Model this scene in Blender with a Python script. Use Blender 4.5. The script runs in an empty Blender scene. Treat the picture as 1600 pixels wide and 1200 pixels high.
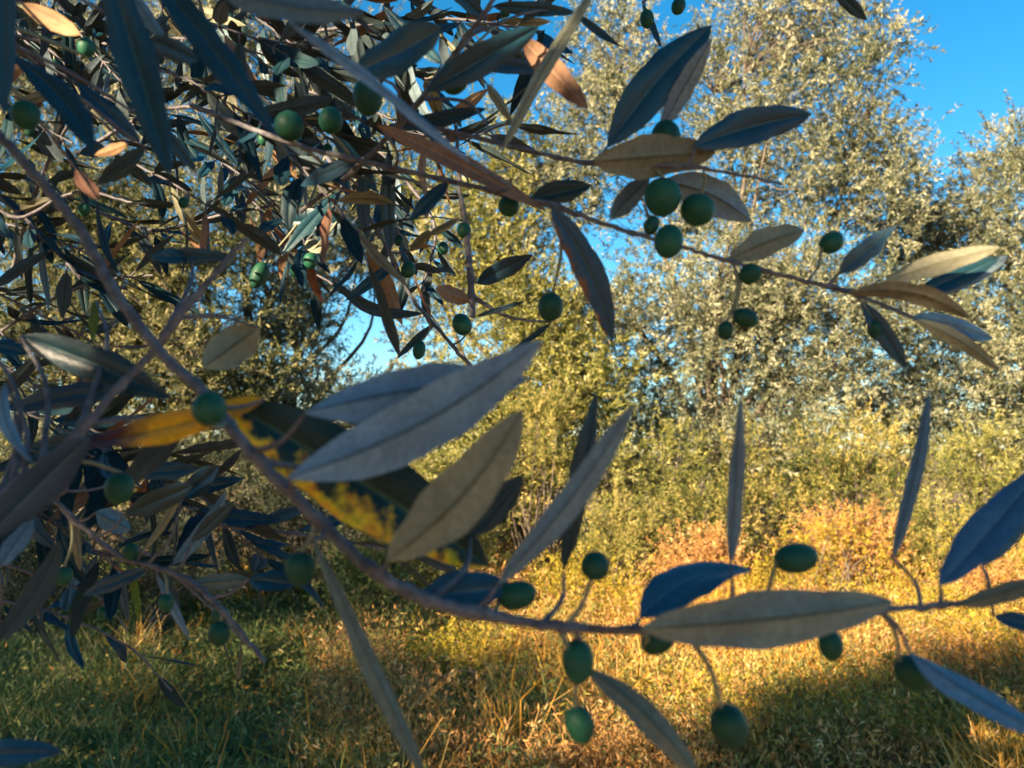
import bpy, math, random
import numpy as np
from mathutils import Vector, Matrix

random.seed(11)
rng = np.random.default_rng(11)
scene = bpy.context.scene
C = scene.collection
R = math.radians

# ------------------------------------------------------------------ camera
EYE = Vector((0, 0, 1.5))
PITCH = R(5.0)
FPX = 1244.0                                   # focal length in photograph pixels (28 mm equivalent)
cam_d = bpy.data.cameras.new('camera')
cam_d.lens = 28.0
cam_d.sensor_width = 36.0
cam_d.clip_start = 0.02
cam_d.clip_end = 900.0
cam_d.dof.use_dof = True
cam_d.dof.focus_distance = 0.85
cam_d.dof.aperture_fstop = 11.0                # the ~2 mm pupil of a phone camera
cam = bpy.data.objects.new('camera', cam_d)
C.objects.link(cam)
cam.location = EYE
cam.rotation_euler = (R(90) + PITCH, 0, 0)
scene.camera = cam

# ------------------------------------------------------------------ light
SUN = Vector((-0.62, -0.70, 0.34)).normalized()         # towards the low sun, behind and left of the viewer
SUN_EL = math.asin(SUN.z)
world = bpy.data.worlds.new('World')
scene.world = world
world.use_nodes = True
wn, wl = world.node_tree.nodes, world.node_tree.links
bg = wn['Background']
sky = wn.new('ShaderNodeTexSky')
sky.sky_type = 'NISHITA'
sky.sun_disc = False
sky.sun_elevation = SUN_EL
sky.sun_rotation = math.atan2(SUN.x, SUN.y)
sky.air_density = 1.0
sky.dust_density = 0.3
sky.ozone_density = 3.0
hsv = wn.new('ShaderNodeHueSaturation')
hsv.inputs['Saturation'].default_value = 1.35
hsv.inputs['Hue'].default_value = 0.488
wl.new(sky.outputs[0], hsv.inputs['Color'])
wl.new(hsv.outputs[0], bg.inputs['Color'])
bg.inputs['Strength'].default_value = 0.05
sun_d = bpy.data.lights.new('sun', 'SUN')
sun_d.energy = 5.0
sun_d.angle = R(0.5)
sun_d.color = (1.0, 0.77, 0.50)
sun = bpy.data.objects.new('sun', sun_d)
C.objects.link(sun)
sun.rotation_euler = SUN.to_track_quat('Z', 'Y').to_euler()
sun.location = (-6, -7, 6)

scene.view_settings.view_transform = 'Standard'
scene.view_settings.look = 'None'
scene.view_settings.exposure = 2.3
scene.view_settings.gamma = 1.0
scene.view_settings.use_curve_mapping = False
scene.cycles.max_bounces = 6
scene.cycles.diffuse_bounces = 3
scene.cycles.glossy_bounces = 2
scene.cycles.transmission_bounces = 3

# ------------------------------------------------------------------ helpers
CP, SP = math.cos(PITCH), math.sin(PITCH)

def P(px, py, d):
    """World point seen at photograph pixel (px, py) at depth d metres."""
    u, v = (px - 800) / FPX, (600 - py) / FPX
    return EYE + float(d) * Vector((u, CP - v * SP, SP + v * CP))

def tag(o, label=None, cat=None, group=None, kind=None):
    if label: o['label'] = label
    if cat: o['category'] = cat
    if group: o['group'] = group
    if kind: o['kind'] = kind
    return o

def empty(name, loc):
    o = bpy.data.objects.new(name, None)
    o.empty_display_size = 0.05
    C.objects.link(o)
    o.location = loc
    return o

def link(name, me, parent=None, loc=(0, 0, 0)):
    o = bpy.data.objects.new(name, me)
    C.objects.link(o)
    o.location = loc
    if parent: o.parent = parent
    return o

def mesh_np(name, verts, faces, mats, mat_idx=None, smooth=True, tint=None, uv=None):
    """verts (n,3), faces (m,k) arrays with constant k."""
    verts = np.asarray(verts, dtype=np.float32); faces = np.asarray(faces, dtype=np.int32)
    me = bpy.data.meshes.new(name)
    n, (m, k) = len(verts), faces.shape
    me.vertices.add(n); me.vertices.foreach_set('co', verts.ravel())
    me.loops.add(m * k); me.loops.foreach_set('vertex_index', faces.ravel())
    me.polygons.add(m)
    me.polygons.foreach_set('loop_start', np.arange(0, m * k, k, dtype=np.int32))
    for x in (mats if isinstance(mats, (list, tuple)) else [mats]): me.materials.append(x)
    if mat_idx is not None: me.polygons.foreach_set('material_index', np.asarray(mat_idx, dtype=np.int32))
    me.polygons.foreach_set('use_smooth', np.full(m, smooth))
    if tint is not None:
        a = me.attributes.new('tint', 'FLOAT', 'POINT'); a.data.foreach_set('value', np.asarray(tint, dtype=np.float32))
    if uv is not None:
        l = me.uv_layers.new(name='UVMap'); l.data.foreach_set('uv', np.asarray(uv, dtype=np.float32)[faces.ravel()].ravel())
    me.update(); me.validate()
    return me

def spline(pts, n):
    """Catmull-Rom through pts (k,m) -> (n,m)."""
    p = np.asarray(pts, float)
    if len(p) == 2: 
        t = np.linspace(0, 1, n)[:, None]; return p[0] * (1 - t) + p[1] * t
    q = np.vstack([2 * p[0] - p[1], p, 2 * p[-1] - p[-2]])
    s = np.linspace(0, len(p) - 1 - 1e-9, n); i = s.astype(int); t = (s - i)[:, None]
    a, b, c, d = q[i], q[i + 1], q[i + 2], q[i + 3]
    return 0.5 * (2 * b + (c - a) * t + (2 * a - 5 * b + 4 * c - d) * t ** 2 + (3 * b - a - 3 * c + d) * t ** 3)

def tube(path, rad, sides=7):
    """-> verts, quads of a swept tube closed by a tapering end."""
    path = np.asarray(path, float); rad = np.asarray(rad, float); n = len(path)
    tan = np.gradient(path, axis=0); tan /= np.linalg.norm(tan, axis=1)[:, None] + 1e-12
    ref = np.array([0.31, 0.2, 0.93]) if abs(tan[0] @ np.array([0.31, 0.2, 0.93])) < 0.9 else np.array([1.0, 0, 0])
    s = np.cross(tan, ref); s /= np.linalg.norm(s, axis=1)[:, None] + 1e-12
    w = np.cross(tan, s)
    a = np.linspace(0, 2 * np.pi, sides, endpoint=False)
    v = path[:, None] + rad[:, None, None] * (np.cos(a)[None, :, None] * s[:, None] + np.sin(a)[None, :, None] * w[:, None])
    v = v.reshape(-1, 3)
    i = np.arange(n - 1)[:, None] * sides; j = np.arange(sides)[None]; k = (j + 1) % sides
    f = np.stack([i + j, i + k, i + sides + k, i + sides + j], -1).reshape(-1, 4)
    return v, f

class Tubes:
    def __init__(s): s.v, s.f, s.n = [], [], 0
    def add(s, path, rad, sides=7):
        v, f = tube(path, rad, sides); s.v.append(v); s.f.append(f + s.n); s.n += len(v)
    def mesh(s, name, mat, origin=(0, 0, 0)):
        return mesh_np(name, np.vstack(s.v) - np.asarray(origin), np.vstack(s.f), mat)

# ------------------------------------------------------------------ materials
def new_mat(name):
    m = bpy.data.materials.new(name); m.use_nodes = True
    nt = m.node_tree
    return m, nt, nt.nodes, nt.links, nt.nodes['Principled BSDF']

def ramp(nodes, stops):
    r = nodes.new('ShaderNodeValToRGB'); e = r.color_ramp.elements
    while len(e) < len(stops): e.new(0.5)
    for x, (p, c) in zip(e, stops): x.position = p; x.color = (*c, 1)
    return r

def mixc(nodes, links, fac, a, b, mode='MIX'):
    m = nodes.new('ShaderNodeMix'); m.data_type = 'RGBA'; m.blend_type = mode
    for sock, val in ((m.inputs[0], fac), (m.inputs[6], a), (m.inputs[7], b)):
        if isinstance(val, (int, float)): sock.default_value = val
        elif isinstance(val, tuple): sock.default_value = (*val, 1)
        else: links.new(val, sock)
    return m.outputs[2]

def math_n(nodes, links, op, a, b=None, clamp=False):
    m = nodes.new('ShaderNodeMath'); m.operation = op; m.use_clamp = clamp
    for i, val in enumerate((a, b)):
        if val is None: continue
        if isinstance(val, (int, float)): m.inputs[i].default_value = val
        else: links.new(val, m.inputs[i])
    return m.outputs[0]

def leaf_mat(name, base, dark, vein, rough, transl, mottle=None, spec=0.5):
    """Close-up leaf face: midrib, faint side veins, blotches, per-leaf variation."""
    m, nt, N, L, bs = new_mat(name)
    uv = N.new('ShaderNodeUVMap'); sep = N.new('ShaderNodeSeparateXYZ'); L.new(uv.outputs[0], sep.inputs[0])
    u, v = sep.outputs[0], sep.outputs[1]
    au = math_n(N, L, 'ABSOLUTE', math_n(N, L, 'SUBTRACT', u, 0.5))
    tc = N.new('ShaderNodeTexCoord')
    nz = N.new('ShaderNodeTexNoise'); nz.inputs['Scale'].default_value = 55; nz.inputs['Detail'].default_value = 6
    L.new(tc.outputs['Object'], nz.inputs['Vector'])
    fine = N.new('ShaderNodeTexNoise'); fine.inputs['Scale'].default_value = 420; fine.inputs['Detail'].default_value = 3
    L.new(tc.outputs['Object'], fine.inputs['Vector'])
    f1 = ramp(N, [(0.35, (0, 0, 0)), (0.7, (1, 1, 1))]); L.new(nz.outputs[0], f1.inputs[0])
    col = mixc(N, L, f1.outputs[0], base, dark)
    oi = N.new('ShaderNodeObjectInfo')
    hs = N.new('ShaderNodeHueSaturation')
    L.new(math_n(N, L, 'ADD', math_n(N, L, 'MULTIPLY', oi.outputs['Random'], 0.6), 0.7), hs.inputs['Value'])
    L.new(math_n(N, L, 'ADD', math_n(N, L, 'MULTIPLY', oi.outputs['Random'], 0.04), 0.48), hs.inputs['Hue'])
    L.new(col, hs.inputs['Color']); col = hs.outputs[0]
    if mottle:
        mottle_cols, side, amount = mottle
        mn = N.new('ShaderNodeTexNoise'); mn.inputs['Scale'].default_value = 120; mn.inputs['Detail'].default_value = 4
        L.new(tc.outputs['Object'], mn.inputs['Vector'])
        bias = u if side > 0 else math_n(N, L, 'SUBTRACT', 1.0, u)
        if side == 0: bias = math_n(N, L, 'MULTIPLY', math_n(N, L, 'SUBTRACT', 1.0, math_n(N, L, 'ABSOLUTE', math_n(N, L, 'SUBTRACT', v, 0.42))), 1.0)
        msk = math_n(N, L, 'ADD', math_n(N, L, 'MULTIPLY', bias, 0.9), math_n(N, L, 'MULTIPLY', mn.outputs[0], 1.1))
        r = ramp(N, [(0.0, (0, 0, 0)), (1.0, (1, 1, 1))]); r.color_ramp.elements[0].position = amount; r.color_ramp.elements[1].position = amount + 0.10
        half = math_n(N, L, 'MULTIPLY', msk, 0.55); L.new(half, r.inputs[0])
        mn2 = N.new('ShaderNodeTexNoise'); mn2.inputs['Scale'].default_value = 110; mn2.inputs['Detail'].default_value = 3
        L.new(tc.outputs['Object'], mn2.inputs['Vector'])
        cr = ramp(N, [(0.3 + 0.16 * i, c) for i, c in enumerate(mottle_cols)]); L.new(mn2.outputs[0], cr.inputs[0])
        col = mixc(N, L, r.outputs[0], col, cr.outputs[0])
    mid = ramp(N, [(0.018, (1, 1, 1)), (0.05, (0, 0, 0))]); L.new(au, mid.inputs[0])
    sv = math_n(N, L, 'SINE', math_n(N, L, 'SUBTRACT', math_n(N, L, 'MULTIPLY', v, 95.0), math_n(N, L, 'MULTIPLY', au, 60.0)))
    svr = ramp(N, [(0.86, (0, 0, 0)), (1.0, (0.22, 0.22, 0.22))]); L.new(sv, svr.inputs[0])
    veins = math_n(N, L, 'MAXIMUM', math_n(N, L, 'MULTIPLY', mid.outputs[0], 0.9), svr.outputs[0])
    col = mixc(N, L, veins, col, vein)
    fr = ramp(N, [(0.3, (0.8, 0.8, 0.8)), (0.7, (1.12, 1.12, 1.12))]); L.new(fine.outputs[0], fr.inputs[0])
    col = mixc(N, L, 1.0, col, fr.outputs[0], 'MULTIPLY')
    L.new(col, bs.inputs['Base Color'])
    bs.inputs['Roughness'].default_value = rough
    bs.inputs['Specular IOR Level'].default_value = spec
    bp = N.new('ShaderNodeBump'); bp.inputs['Strength'].default_value = 0.5; bp.inputs['Distance'].default_value = 0.0006
    L.new(math_n(N, L, 'ADD', fine.outputs[0], veins), bp.inputs['Height']); L.new(bp.outputs[0], bs.inputs['Normal'])
    tr = N.new('ShaderNodeBsdfTranslucent'); L.new(col, tr.inputs['Color'])
    mx = N.new('ShaderNodeMixShader'); mx.inputs[0].default_value = transl
    L.new(bs.outputs[0], mx.inputs[1]); L.new(tr.outputs[0], mx.inputs[2]); L.new(mx.outputs[0], N['Material Output'].inputs[0])
    return m

M_TOP = leaf_mat('olive_leaf_upper_face', (0.010, 0.054, 0.082), (0.006, 0.036, 0.058), (0.04, 0.10, 0.12), 0.40, 0.10, spec=0.5)
M_UND = leaf_mat('olive_leaf_felted_underside', (0.19, 0.275, 0.32), (0.145, 0.205, 0.245), (0.07, 0.10, 0.115), 0.75, 0.14, spec=0.25)
M_UNDW = leaf_mat('olive_leaf_tan_underside', (0.28, 0.275, 0.185), (0.205, 0.205, 0.145), (0.10, 0.10, 0.06), 0.75, 0.14, spec=0.25)
M_DRY = leaf_mat('withered_leaf', (0.33, 0.19, 0.11), (0.20, 0.10, 0.055), (0.38, 0.24, 0.15), 0.7, 0.16, spec=0.3)
YEL = [(0.30, 0.36, 0.02), (0.90, 0.62, 0.012), (0.90, 0.38, 0.012), (0.42, 0.10, 0.03)]
M_MOT = leaf_mat('leaf_yellowing_along_one_edge', (0.008, 0.05, 0.045), (0.006, 0.036, 0.042), (0.05, 0.11, 0.06), 0.45, 0.12, (YEL, -1, 0.64), spec=0.35)
M_EDGE = leaf_mat('leaf_browning_along_one_edge', (0.012, 0.065, 0.10), (0.008, 0.045, 0.075), (0.06, 0.1, 0.1), 0.42, 0.12, ([(0.30, 0.15, 0.03), (0.30, 0.11, 0.02), (0.2, 0.06, 0.02)], -1, 0.735))
M_YEL = leaf_mat('yellowed_leaf', (0.92, 0.46, 0.008), (0.86, 0.36, 0.006), (0.6, 0.38, 0.05), 0.5, 0.38)
M_SPOT = leaf_mat('tan_underside_with_brown_specks', (0.25, 0.265, 0.21), (0.18, 0.19, 0.16), (0.09, 0.10, 0.07), 0.75, 0.14, ([(0.25, 0.12, 0.05), (0.2, 0.08, 0.04)], 0, 0.88), spec=0.25)
M_TOPD = leaf_mat('shade_painted_upper_face', (0.007, 0.034, 0.046), (0.004, 0.022, 0.032), (0.03, 0.07, 0.08), 0.55, 0.08, spec=0.25)  # upper face with the shade of the tangle painted into its colour
M_DUSK = leaf_mat('shade_painted_underside', (0.055, 0.085, 0.095), (0.04, 0.06, 0.07), (0.03, 0.05, 0.05), 0.7, 0.10, spec=0.25)  # silvery underside darkened in colour to stand for shade inside the tangle
M_SHEEN = leaf_mat('upper_face_with_painted_sky_sheen', (0.045, 0.12, 0.18), (0.03, 0.085, 0.14), (0.08, 0.17, 0.24), 0.36, 0.10, spec=0.6)  # blue sky reflection painted in as a lighter, bluer base colour
M_GRN = leaf_mat('fresh_green_leaf', (0.14, 0.25, 0.03), (0.09, 0.17, 0.02), (0.2, 0.3, 0.08), 0.45, 0.25)
# the yellow leaf turns red-brown towards its tip
def _yellow_tip(m):
    nt = m.node_tree; N, L = nt.nodes, nt.links
    bs = N['Principled BSDF']; src = bs.inputs['Base Color'].links[0].from_socket
    uv = N.new('ShaderNodeUVMap'); sep = N.new('ShaderNodeSeparateXYZ'); L.new(uv.outputs[0], sep.inputs[0])
    nz = N.new('ShaderNodeTexNoise'); nz.inputs['Scale'].default_value = 90
    tc = N.new('ShaderNodeTexCoord'); L.new(tc.outputs['Object'], nz.inputs['Vector'])
    r = ramp(N, [(0.72, (0, 0, 0)), (0.92, (1, 1, 1))])
    L.new(math_n(N, L, 'ADD', sep.outputs[1], math_n(N, L, 'MULTIPLY', nz.outputs[0], 0.35)), r.inputs[0])
    c = mixc(N, L, r.outputs[0], src, (0.14, 0.035, 0.02))
    L.new(c, bs.inputs['Base Color'])
    for l in list(N['Translucent BSDF'].inputs['Color'].links): L.remove(l)
    L.new(c, N['Translucent BSDF'].inputs['Color'])
_yellow_tip(M_YEL)

def bark_mat(name, a, b, scale, bump=0.5, dist=0.0006):
    m, nt, N, L, bs = new_mat(name)
    tc = N.new('ShaderNodeTexCoord')
    nz = N.new('ShaderNodeTexNoise'); nz.inputs['Scale'].default_value = scale; nz.inputs['Detail'].default_value = 8; nz.inputs['Roughness'].default_value = 0.65
    L.new(tc.outputs['Object'], nz.inputs['Vector'])
    r = ramp(N, [(0.32, a), (0.68, b)]); L.new(nz.outputs[0], r.inputs[0])
    L.new(r.outputs[0], bs.inputs['Base Color']); bs.inputs['Roughness'].default_value = 0.75
    bs.inputs['Specular IOR Level'].default_value = 0.3
    bp = N.new('ShaderNodeBump'); bp.inputs['Strength'].default_value = bump; bp.inputs['Distance'].default_value = dist
    L.new(nz.outputs[0], bp.inputs['Height']); L.new(bp.outputs[0], bs.inputs['Normal'])
    return m
M_TWIG = bark_mat('grey_brown_twig_bark', (0.05, 0.047, 0.056), (0.175, 0.165, 0.18), 190, 0.8, 0.0009)
M_STALK = bark_mat('pale_green_fruit_stalk', (0.14, 0.15, 0.09), (0.24, 0.23, 0.15), 300, 0.2)
M_BARK = bark_mat('olive_trunk_bark', (0.05, 0.04, 0.032), (0.17, 0.135, 0.105), 14, 0.8, 0.02)
M_STRAWTWIG = bark_mat('dry_pinkish_brushwood', (0.30, 0.17, 0.11), (0.52, 0.33, 0.23), 60, 0.2)

def olive_mat():
    m, nt, N, L, bs = new_mat('green_olive_skin')
    tc = N.new('ShaderNodeTexCoord'); oi = N.new('ShaderNodeObjectInfo')
    nz = N.new('ShaderNodeTexNoise'); nz.inputs['Scale'].default_value = 1.6; nz.inputs['Detail'].default_value = 3
    L.new(tc.outputs['Object'], nz.inputs['Vector'])
    c = ramp(N, [(0.3, (0.006, 0.055, 0.033)), (0.7, (0.012, 0.082, 0.042))]); L.new(nz.outputs[0], c.inputs[0])
    vo = N.new('ShaderNodeTexVoronoi'); vo.inputs['Scale'].default_value = 7; L.new(tc.outputs['Object'], vo.inputs['Vector'])
    sp = ramp(N, [(0.07, (1, 1, 1)), (0.13, (0, 0, 0))]); L.new(vo.outputs['Distance'], sp.inputs[0])
    col = mixc(N, L, math_n(N, L, 'MULTIPLY', sp.outputs[0], 0.7), c.outputs[0], (0.07, 0.15, 0.06))
    hs = N.new('ShaderNodeHueSaturation'); L.new(math_n(N, L, 'ADD', math_n(N, L, 'MULTIPLY', oi.outputs['Random'], 0.5), 0.75), hs.inputs['Value'])
    L.new(col, hs.inputs['Color']); L.new(hs.outputs[0], bs.inputs['Base Color'])
    bs.inputs['Roughness'].default_value = 0.55
    bs.inputs['Specular IOR Level'].default_value = 0.3
    return m
M_OLIVE = olive_mat()

def cloud_mat(name, stops, rough=0.6, transl=0.25, spec=0.3):
    """Far leaves and blades: colour from the per-leaf 'tint' value."""
    m, nt, N, L, bs = new_mat(name)
    at = N.new('ShaderNodeAttribute'); at.attribute_name = 'tint'
    r = ramp(N, stops); L.new(at.outputs['Fac'], r.inputs[0])
    L.new(r.outputs[0], bs.inputs['Base Color']); bs.inputs['Roughness'].default_value = rough
    bs.inputs['Specular IOR Level'].default_value = spec
    tr = N.new('ShaderNodeBsdfTranslucent'); L.new(r.outputs[0], tr.inputs['Color'])
    mx = N.new('ShaderNodeMixShader'); mx.inputs[0].default_value = transl
    L.new(bs.outputs[0], mx.inputs[1]); L.new(tr.outputs[0], mx.inputs[2]); L.new(mx.outputs[0], N['Material Output'].inputs[0])
    return m
M_CR_SILVER = cloud_mat('silvery_olive_foliage', [(0, (0.045, 0.062, 0.04)), (0.42, (0.13, 0.145, 0.075)), (0.70, (0.29, 0.29, 0.17)), (1, (0.44, 0.425, 0.30))])
M_CR_GREEN = cloud_mat('yellow_green_olive_foliage', [(0, (0.05, 0.065, 0.02)), (0.45, (0.16, 0.165, 0.035)), (0.75, (0.33, 0.30, 0.07)), (1, (0.46, 0.42, 0.22))])
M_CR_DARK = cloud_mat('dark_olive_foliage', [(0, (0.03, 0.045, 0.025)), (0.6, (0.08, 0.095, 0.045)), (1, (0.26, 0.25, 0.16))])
M_CR_MID = cloud_mat('shaded_yellow_olive_foliage', [(0, (0.03, 0.045, 0.02)), (0.5, (0.095, 0.105, 0.038)), (0.8, (0.25, 0.23, 0.085)), (1, (0.40, 0.36, 0.19))])  # yellow-green foliage again, with lit spots and shade put into the tints
M_SHRUB = cloud_mat('wild_shrub_foliage', [(0, (0.04, 0.06, 0.012)), (0.42, (0.16, 0.165, 0.04)), (0.75, (0.36, 0.30, 0.075)), (1, (0.50, 0.37, 0.14))])
M_BROOM = cloud_mat('yellow_weed_foliage', [(0, (0.12, 0.12, 0.01)), (0.5, (0.32, 0.26, 0.02)), (1, (0.55, 0.36, 0.05))])
M_RUST = cloud_mat('rusty_dry_weeds', [(0, (0.12, 0.055, 0.022)), (0.4, (0.40, 0.20, 0.06)), (0.8, (0.60, 0.34, 0.11)), (1, (0.68, 0.50, 0.25))])
M_DRYGRASS = cloud_mat('dry_golden_grass', [(0, (0.15, 0.06, 0.013)), (0.3, (0.50, 0.225, 0.03)), (0.7, (0.70, 0.37, 0.055)), (1, (0.72, 0.50, 0.2))])
M_GRASS = cloud_mat('green_meadow_grass', [(0, (0.04, 0.065, 0.02)), (0.45, (0.10, 0.15, 0.035)), (0.75, (0.21, 0.24, 0.07)), (1, (0.38, 0.30, 0.14))])

def ground_mat():
    m, nt, N, L, bs = new_mat('dry_earth_and_litter')
    tc = N.new('ShaderNodeTexCoord')
    a = N.new('ShaderNodeTexNoise'); a.inputs['Scale'].default_value = 0.7; a.inputs['Detail'].default_value = 10
    b = N.new('ShaderNodeTexNoise'); b.inputs['Scale'].default_value = 28; b.inputs['Detail'].default_value = 8; b.inputs['Roughness'].default_value = 0.7
    L.new(tc.outputs['Object'], a.inputs['Vector']); L.new(tc.outputs['Object'], b.inputs['Vector'])
    r1 = ramp(N, [(0.35, (0.14, 0.10, 0.045)), (0.65, (0.28, 0.16, 0.075))]); L.new(a.outputs[0], r1.inputs[0])
    r2 = ramp(N, [(0.3, (0.45, 0.45, 0.45)), (0.75, (1.4, 1.4, 1.4))]); L.new(b.outputs[0], r2.inputs[0])
    L.new(mixc(N, L, 1.0, r1.outputs[0], r2.outputs[0], 'MULTIPLY'), bs.inputs['Base Color'])
    bs.inputs['Roughness'].default_value = 0.95
    bp = N.new('ShaderNodeBump'); bp.inputs['Distance'].default_value = 0.03; L.new(b.outputs[0], bp.inputs['Height']); L.new(bp.outputs[0], bs.inputs['Normal'])
    return m
M_GROUND = ground_mat()

# ------------------------------------------------------------------ ground
def ground_z(x, y):
    x = np.asarray(x, float); y = np.asarray(y, float)
    return (0.10 * np.sin(x * 0.55 + 0.7) * np.cos(y * 0.42) + 0.05 * np.sin(x * 1.3 + y * 0.9)) * np.clip(np.hypot(x, y - 1) / 5, 0, 1)

xs = np.concatenate([-np.geomspace(420, 14, 16), np.linspace(-13, 13, 80), np.geomspace(14, 420, 16)])
ys = np.concatenate([-np.geomspace(420, 14, 14), np.linspace(-13, 24, 110), np.geomspace(25, 600, 18)])
gx, gy = np.meshgrid(xs, ys)
gv = np.stack([gx, gy, ground_z(gx, gy)], -1).reshape(-1, 3)
nx, ny = len(xs), len(ys)
ii = (np.arange(ny - 1)[:, None] * nx + np.arange(nx - 1)[None]).ravel()
tag(link('ground', mesh_np('ground', gv, np.stack([ii, ii + 1, ii + nx + 1, ii + nx], -1), M_GROUND)), 'uneven earth under dry grass and leaf litter', kind='structure')

# ------------------------------------------------------------------ leaf clouds (crowns, shrubs, grass)
def unit(a): return a / (np.linalg.norm(a, axis=-1, keepdims=True) + 1e-9)

def kites(base, dirn, length, width, tint):
    """One kite-shaped blade per row: 4 verts, 1 quad."""
    n = len(base)
    nrm = unit(rng.normal(size=(n, 3)))
    side = unit(np.cross(dirn, nrm))
    nn = np.cross(side, dirn)
    l, w = length[:, None], width[:, None]
    mid = base + dirn * l * 0.45 + nn * l * 0.05
    v = np.stack([base, mid - side * w / 2, base + dirn * l, mid + side * w / 2], 1).reshape(-1, 3)
    f = np.arange(4 * n).reshape(-1, 4)
    return v, f, np.repeat(tint, 4)

def sprays(centres, radii, twigs, leaves, leaf_len, up=0.5, twig_len=0.38):
    """Leaves along short twigs round each clump centre -> base, dir, length, width, tint."""
    k = len(centres)
    ci = np.repeat(np.arange(k), twigs)
    out = unit(rng.normal(size=(len(ci), 3)))
    t0 = centres[ci] + out * (rng.random((len(ci), 1)) ** 0.5) * radii[ci][:, None] * np.array([1, 1, 0.85])
    td = unit(out * 0.8 + rng.normal(size=out.shape) * 0.45 + np.array([0, 0, up]))
    tl = twig_len * (0.6 + 0.8 * rng.random(len(ci)))
    ttint = rng.normal(0, 0.10, len(ci)) + rng.normal(0, 0.15, k)[ci]
    ti = np.repeat(np.arange(len(ci)), leaves)
    s = rng.random(len(ti))
    base = t0[ti] + td[ti] * (tl[ti] * s)[:, None] + np.array([0, 0, -0.10]) * (s ** 2 * tl[ti])[:, None]
    ld = unit(td[ti] * 0.75 + unit(rng.normal(size=(len(ti), 3))) * 0.8)
    ll = leaf_len * (0.65 + 0.6 * rng.random(len(ti)))
    tint = np.clip(0.47 + ttint[ti] + rng.normal(0, 0.24, len(ti)), 0, 1)
    return base, ld, ll, ll * (0.20 + 0.08 * rng.random(len(ti))), tint

def in_lobe(c, r, n, dense_rim=0.35):
    p = unit(rng.normal(size=(n, 3))) * (rng.random((n, 1)) ** dense_rim)
    return np.asarray(c) + p * np.asarray(r)

def blocks(path, holes):
    s = np.array(SUN)
    for q, hr in holes:
        w = path - np.asarray(q); al = w @ s
        if ((np.linalg.norm(w - al[:, None] * s, axis=1) < hr + 0.012) & (al > 0)).any(): return True
    return False

def tree(name, label, cat, base, lobes, mat, twigs=16, leaves=26, leaf_len=0.06, clump=0.34, trunk_r=0.16, fork=0.9,
         up=0.5, group=None, holes=None, limbs=6, spray=0.38):
    """lobes: (centre xyz, radii xyz, number of clumps)."""
    bx, by = base
    b = np.array([bx, by, float(ground_z(bx, by)) - 0.05])
    root = empty(name, tuple(b)); tag(root, label, cat, group)
    cents = np.vstack([in_lobe(c, r, n) for c, r, n in lobes])
    cents = cents[cents[:, 2] > 0.25]
    fk = b + np.array([rng.normal(0, 0.12), rng.normal(0, 0.12), fork])
    n = 9
    tp = spline([b, b + (fk - b) * 0.5 + rng.normal(0, 0.06, 3), fk], n)
    T = Tubes(); T.add(tp, trunk_r * np.linspace(1.35, 0.8, n) * (1 + 0.10 * rng.normal(size=n)), 10)
    link('trunk', T.mesh('trunk', M_BARK, b), root)
    # main limbs run from the fork to lobe centres
    ends = [np.asarray(c) + rng.normal(0, 0.25, 3) * np.asarray(r) for c, r, _ in lobes]
    while len(ends) < limbs: ends.append(cents[rng.integers(len(cents))])
    ends = ends[:max(limbs, len(lobes))]
    paths = []
    for e in ends:
        m1 = fk + (e - fk) * 0.35 + np.array([*rng.normal(0, 0.12, 2), 0.25]); m2 = fk + (e - fk) * 0.7 + rng.normal(0, 0.14, 3)
        paths.append(spline([fk - (fk - b) * 0.08, m1, m2, e], 14))
    allp = np.vstack(paths); owner = np.repeat(np.arange(len(paths)), 14); along = np.tile(np.arange(14), len(paths))
    tubes = [Tubes() for _ in paths]
    for t, p in zip(tubes, paths):
        t.add(p, np.linspace(trunk_r * 0.40, 0.008, 14), 7)
    for c in cents:                                   # a branchlet from the nearest limb into every clump
        d = np.linalg.norm(allp - c, axis=1) + 0.6 * np.clip(allp[:, 2] - c[2], 0, None) + (along < 4) * 0.4
        j = int(np.argmin(d)); q = allp[j]
        mid = (q + c) / 2 + rng.normal(0, 0.07, 3) + np.array([0, 0, 0.06])
        if holes is not None and blocks(spline([q, mid, c], 12), holes): continue
        tubes[owner[j]].add(spline([q, mid, c], 6), np.linspace(0.011, 0.004, 6), 4)
    for t in tubes: link('limb', t.mesh('limb', M_BARK, b), root)
    rad = clump * (0.7 + 0.6 * rng.random(len(cents)))
    a = sprays(cents, rad, twigs, leaves, leaf_len, up, spray)
    if holes is not None:                             # gaps in the crown that let a shaft of sun through
        keep = np.ones(len(a[0]), bool)
        s = np.array(SUN)
        for q, hr in holes:
            w = a[0] + a[1] * (a[2] * 0.5)[:, None] - np.asarray(q); along_s = w @ s
            keep &= ~((np.linalg.norm(w - along_s[:, None] * s, axis=1) < hr + a[2] * 0.22) & (along_s > 0))
        a = tuple(x[keep] for x in a)
    v, f, t = kites(*a)
    cr = link('crown', mesh_np('crown', v - b, f, mat, tint=t, smooth=False), root)
    cr['kind'] = 'stuff'
    return root

def lobe(px, py, rx, ry, d, n, depth=None):
    """A lobe of a crown: centre seen at (px, py), radii given in pixels at its own distance."""
    s = d / FPX
    return tuple(P(px, py, d)), (rx * s, depth or (rx + ry) * 0.42 * s, ry * s), n

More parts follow.
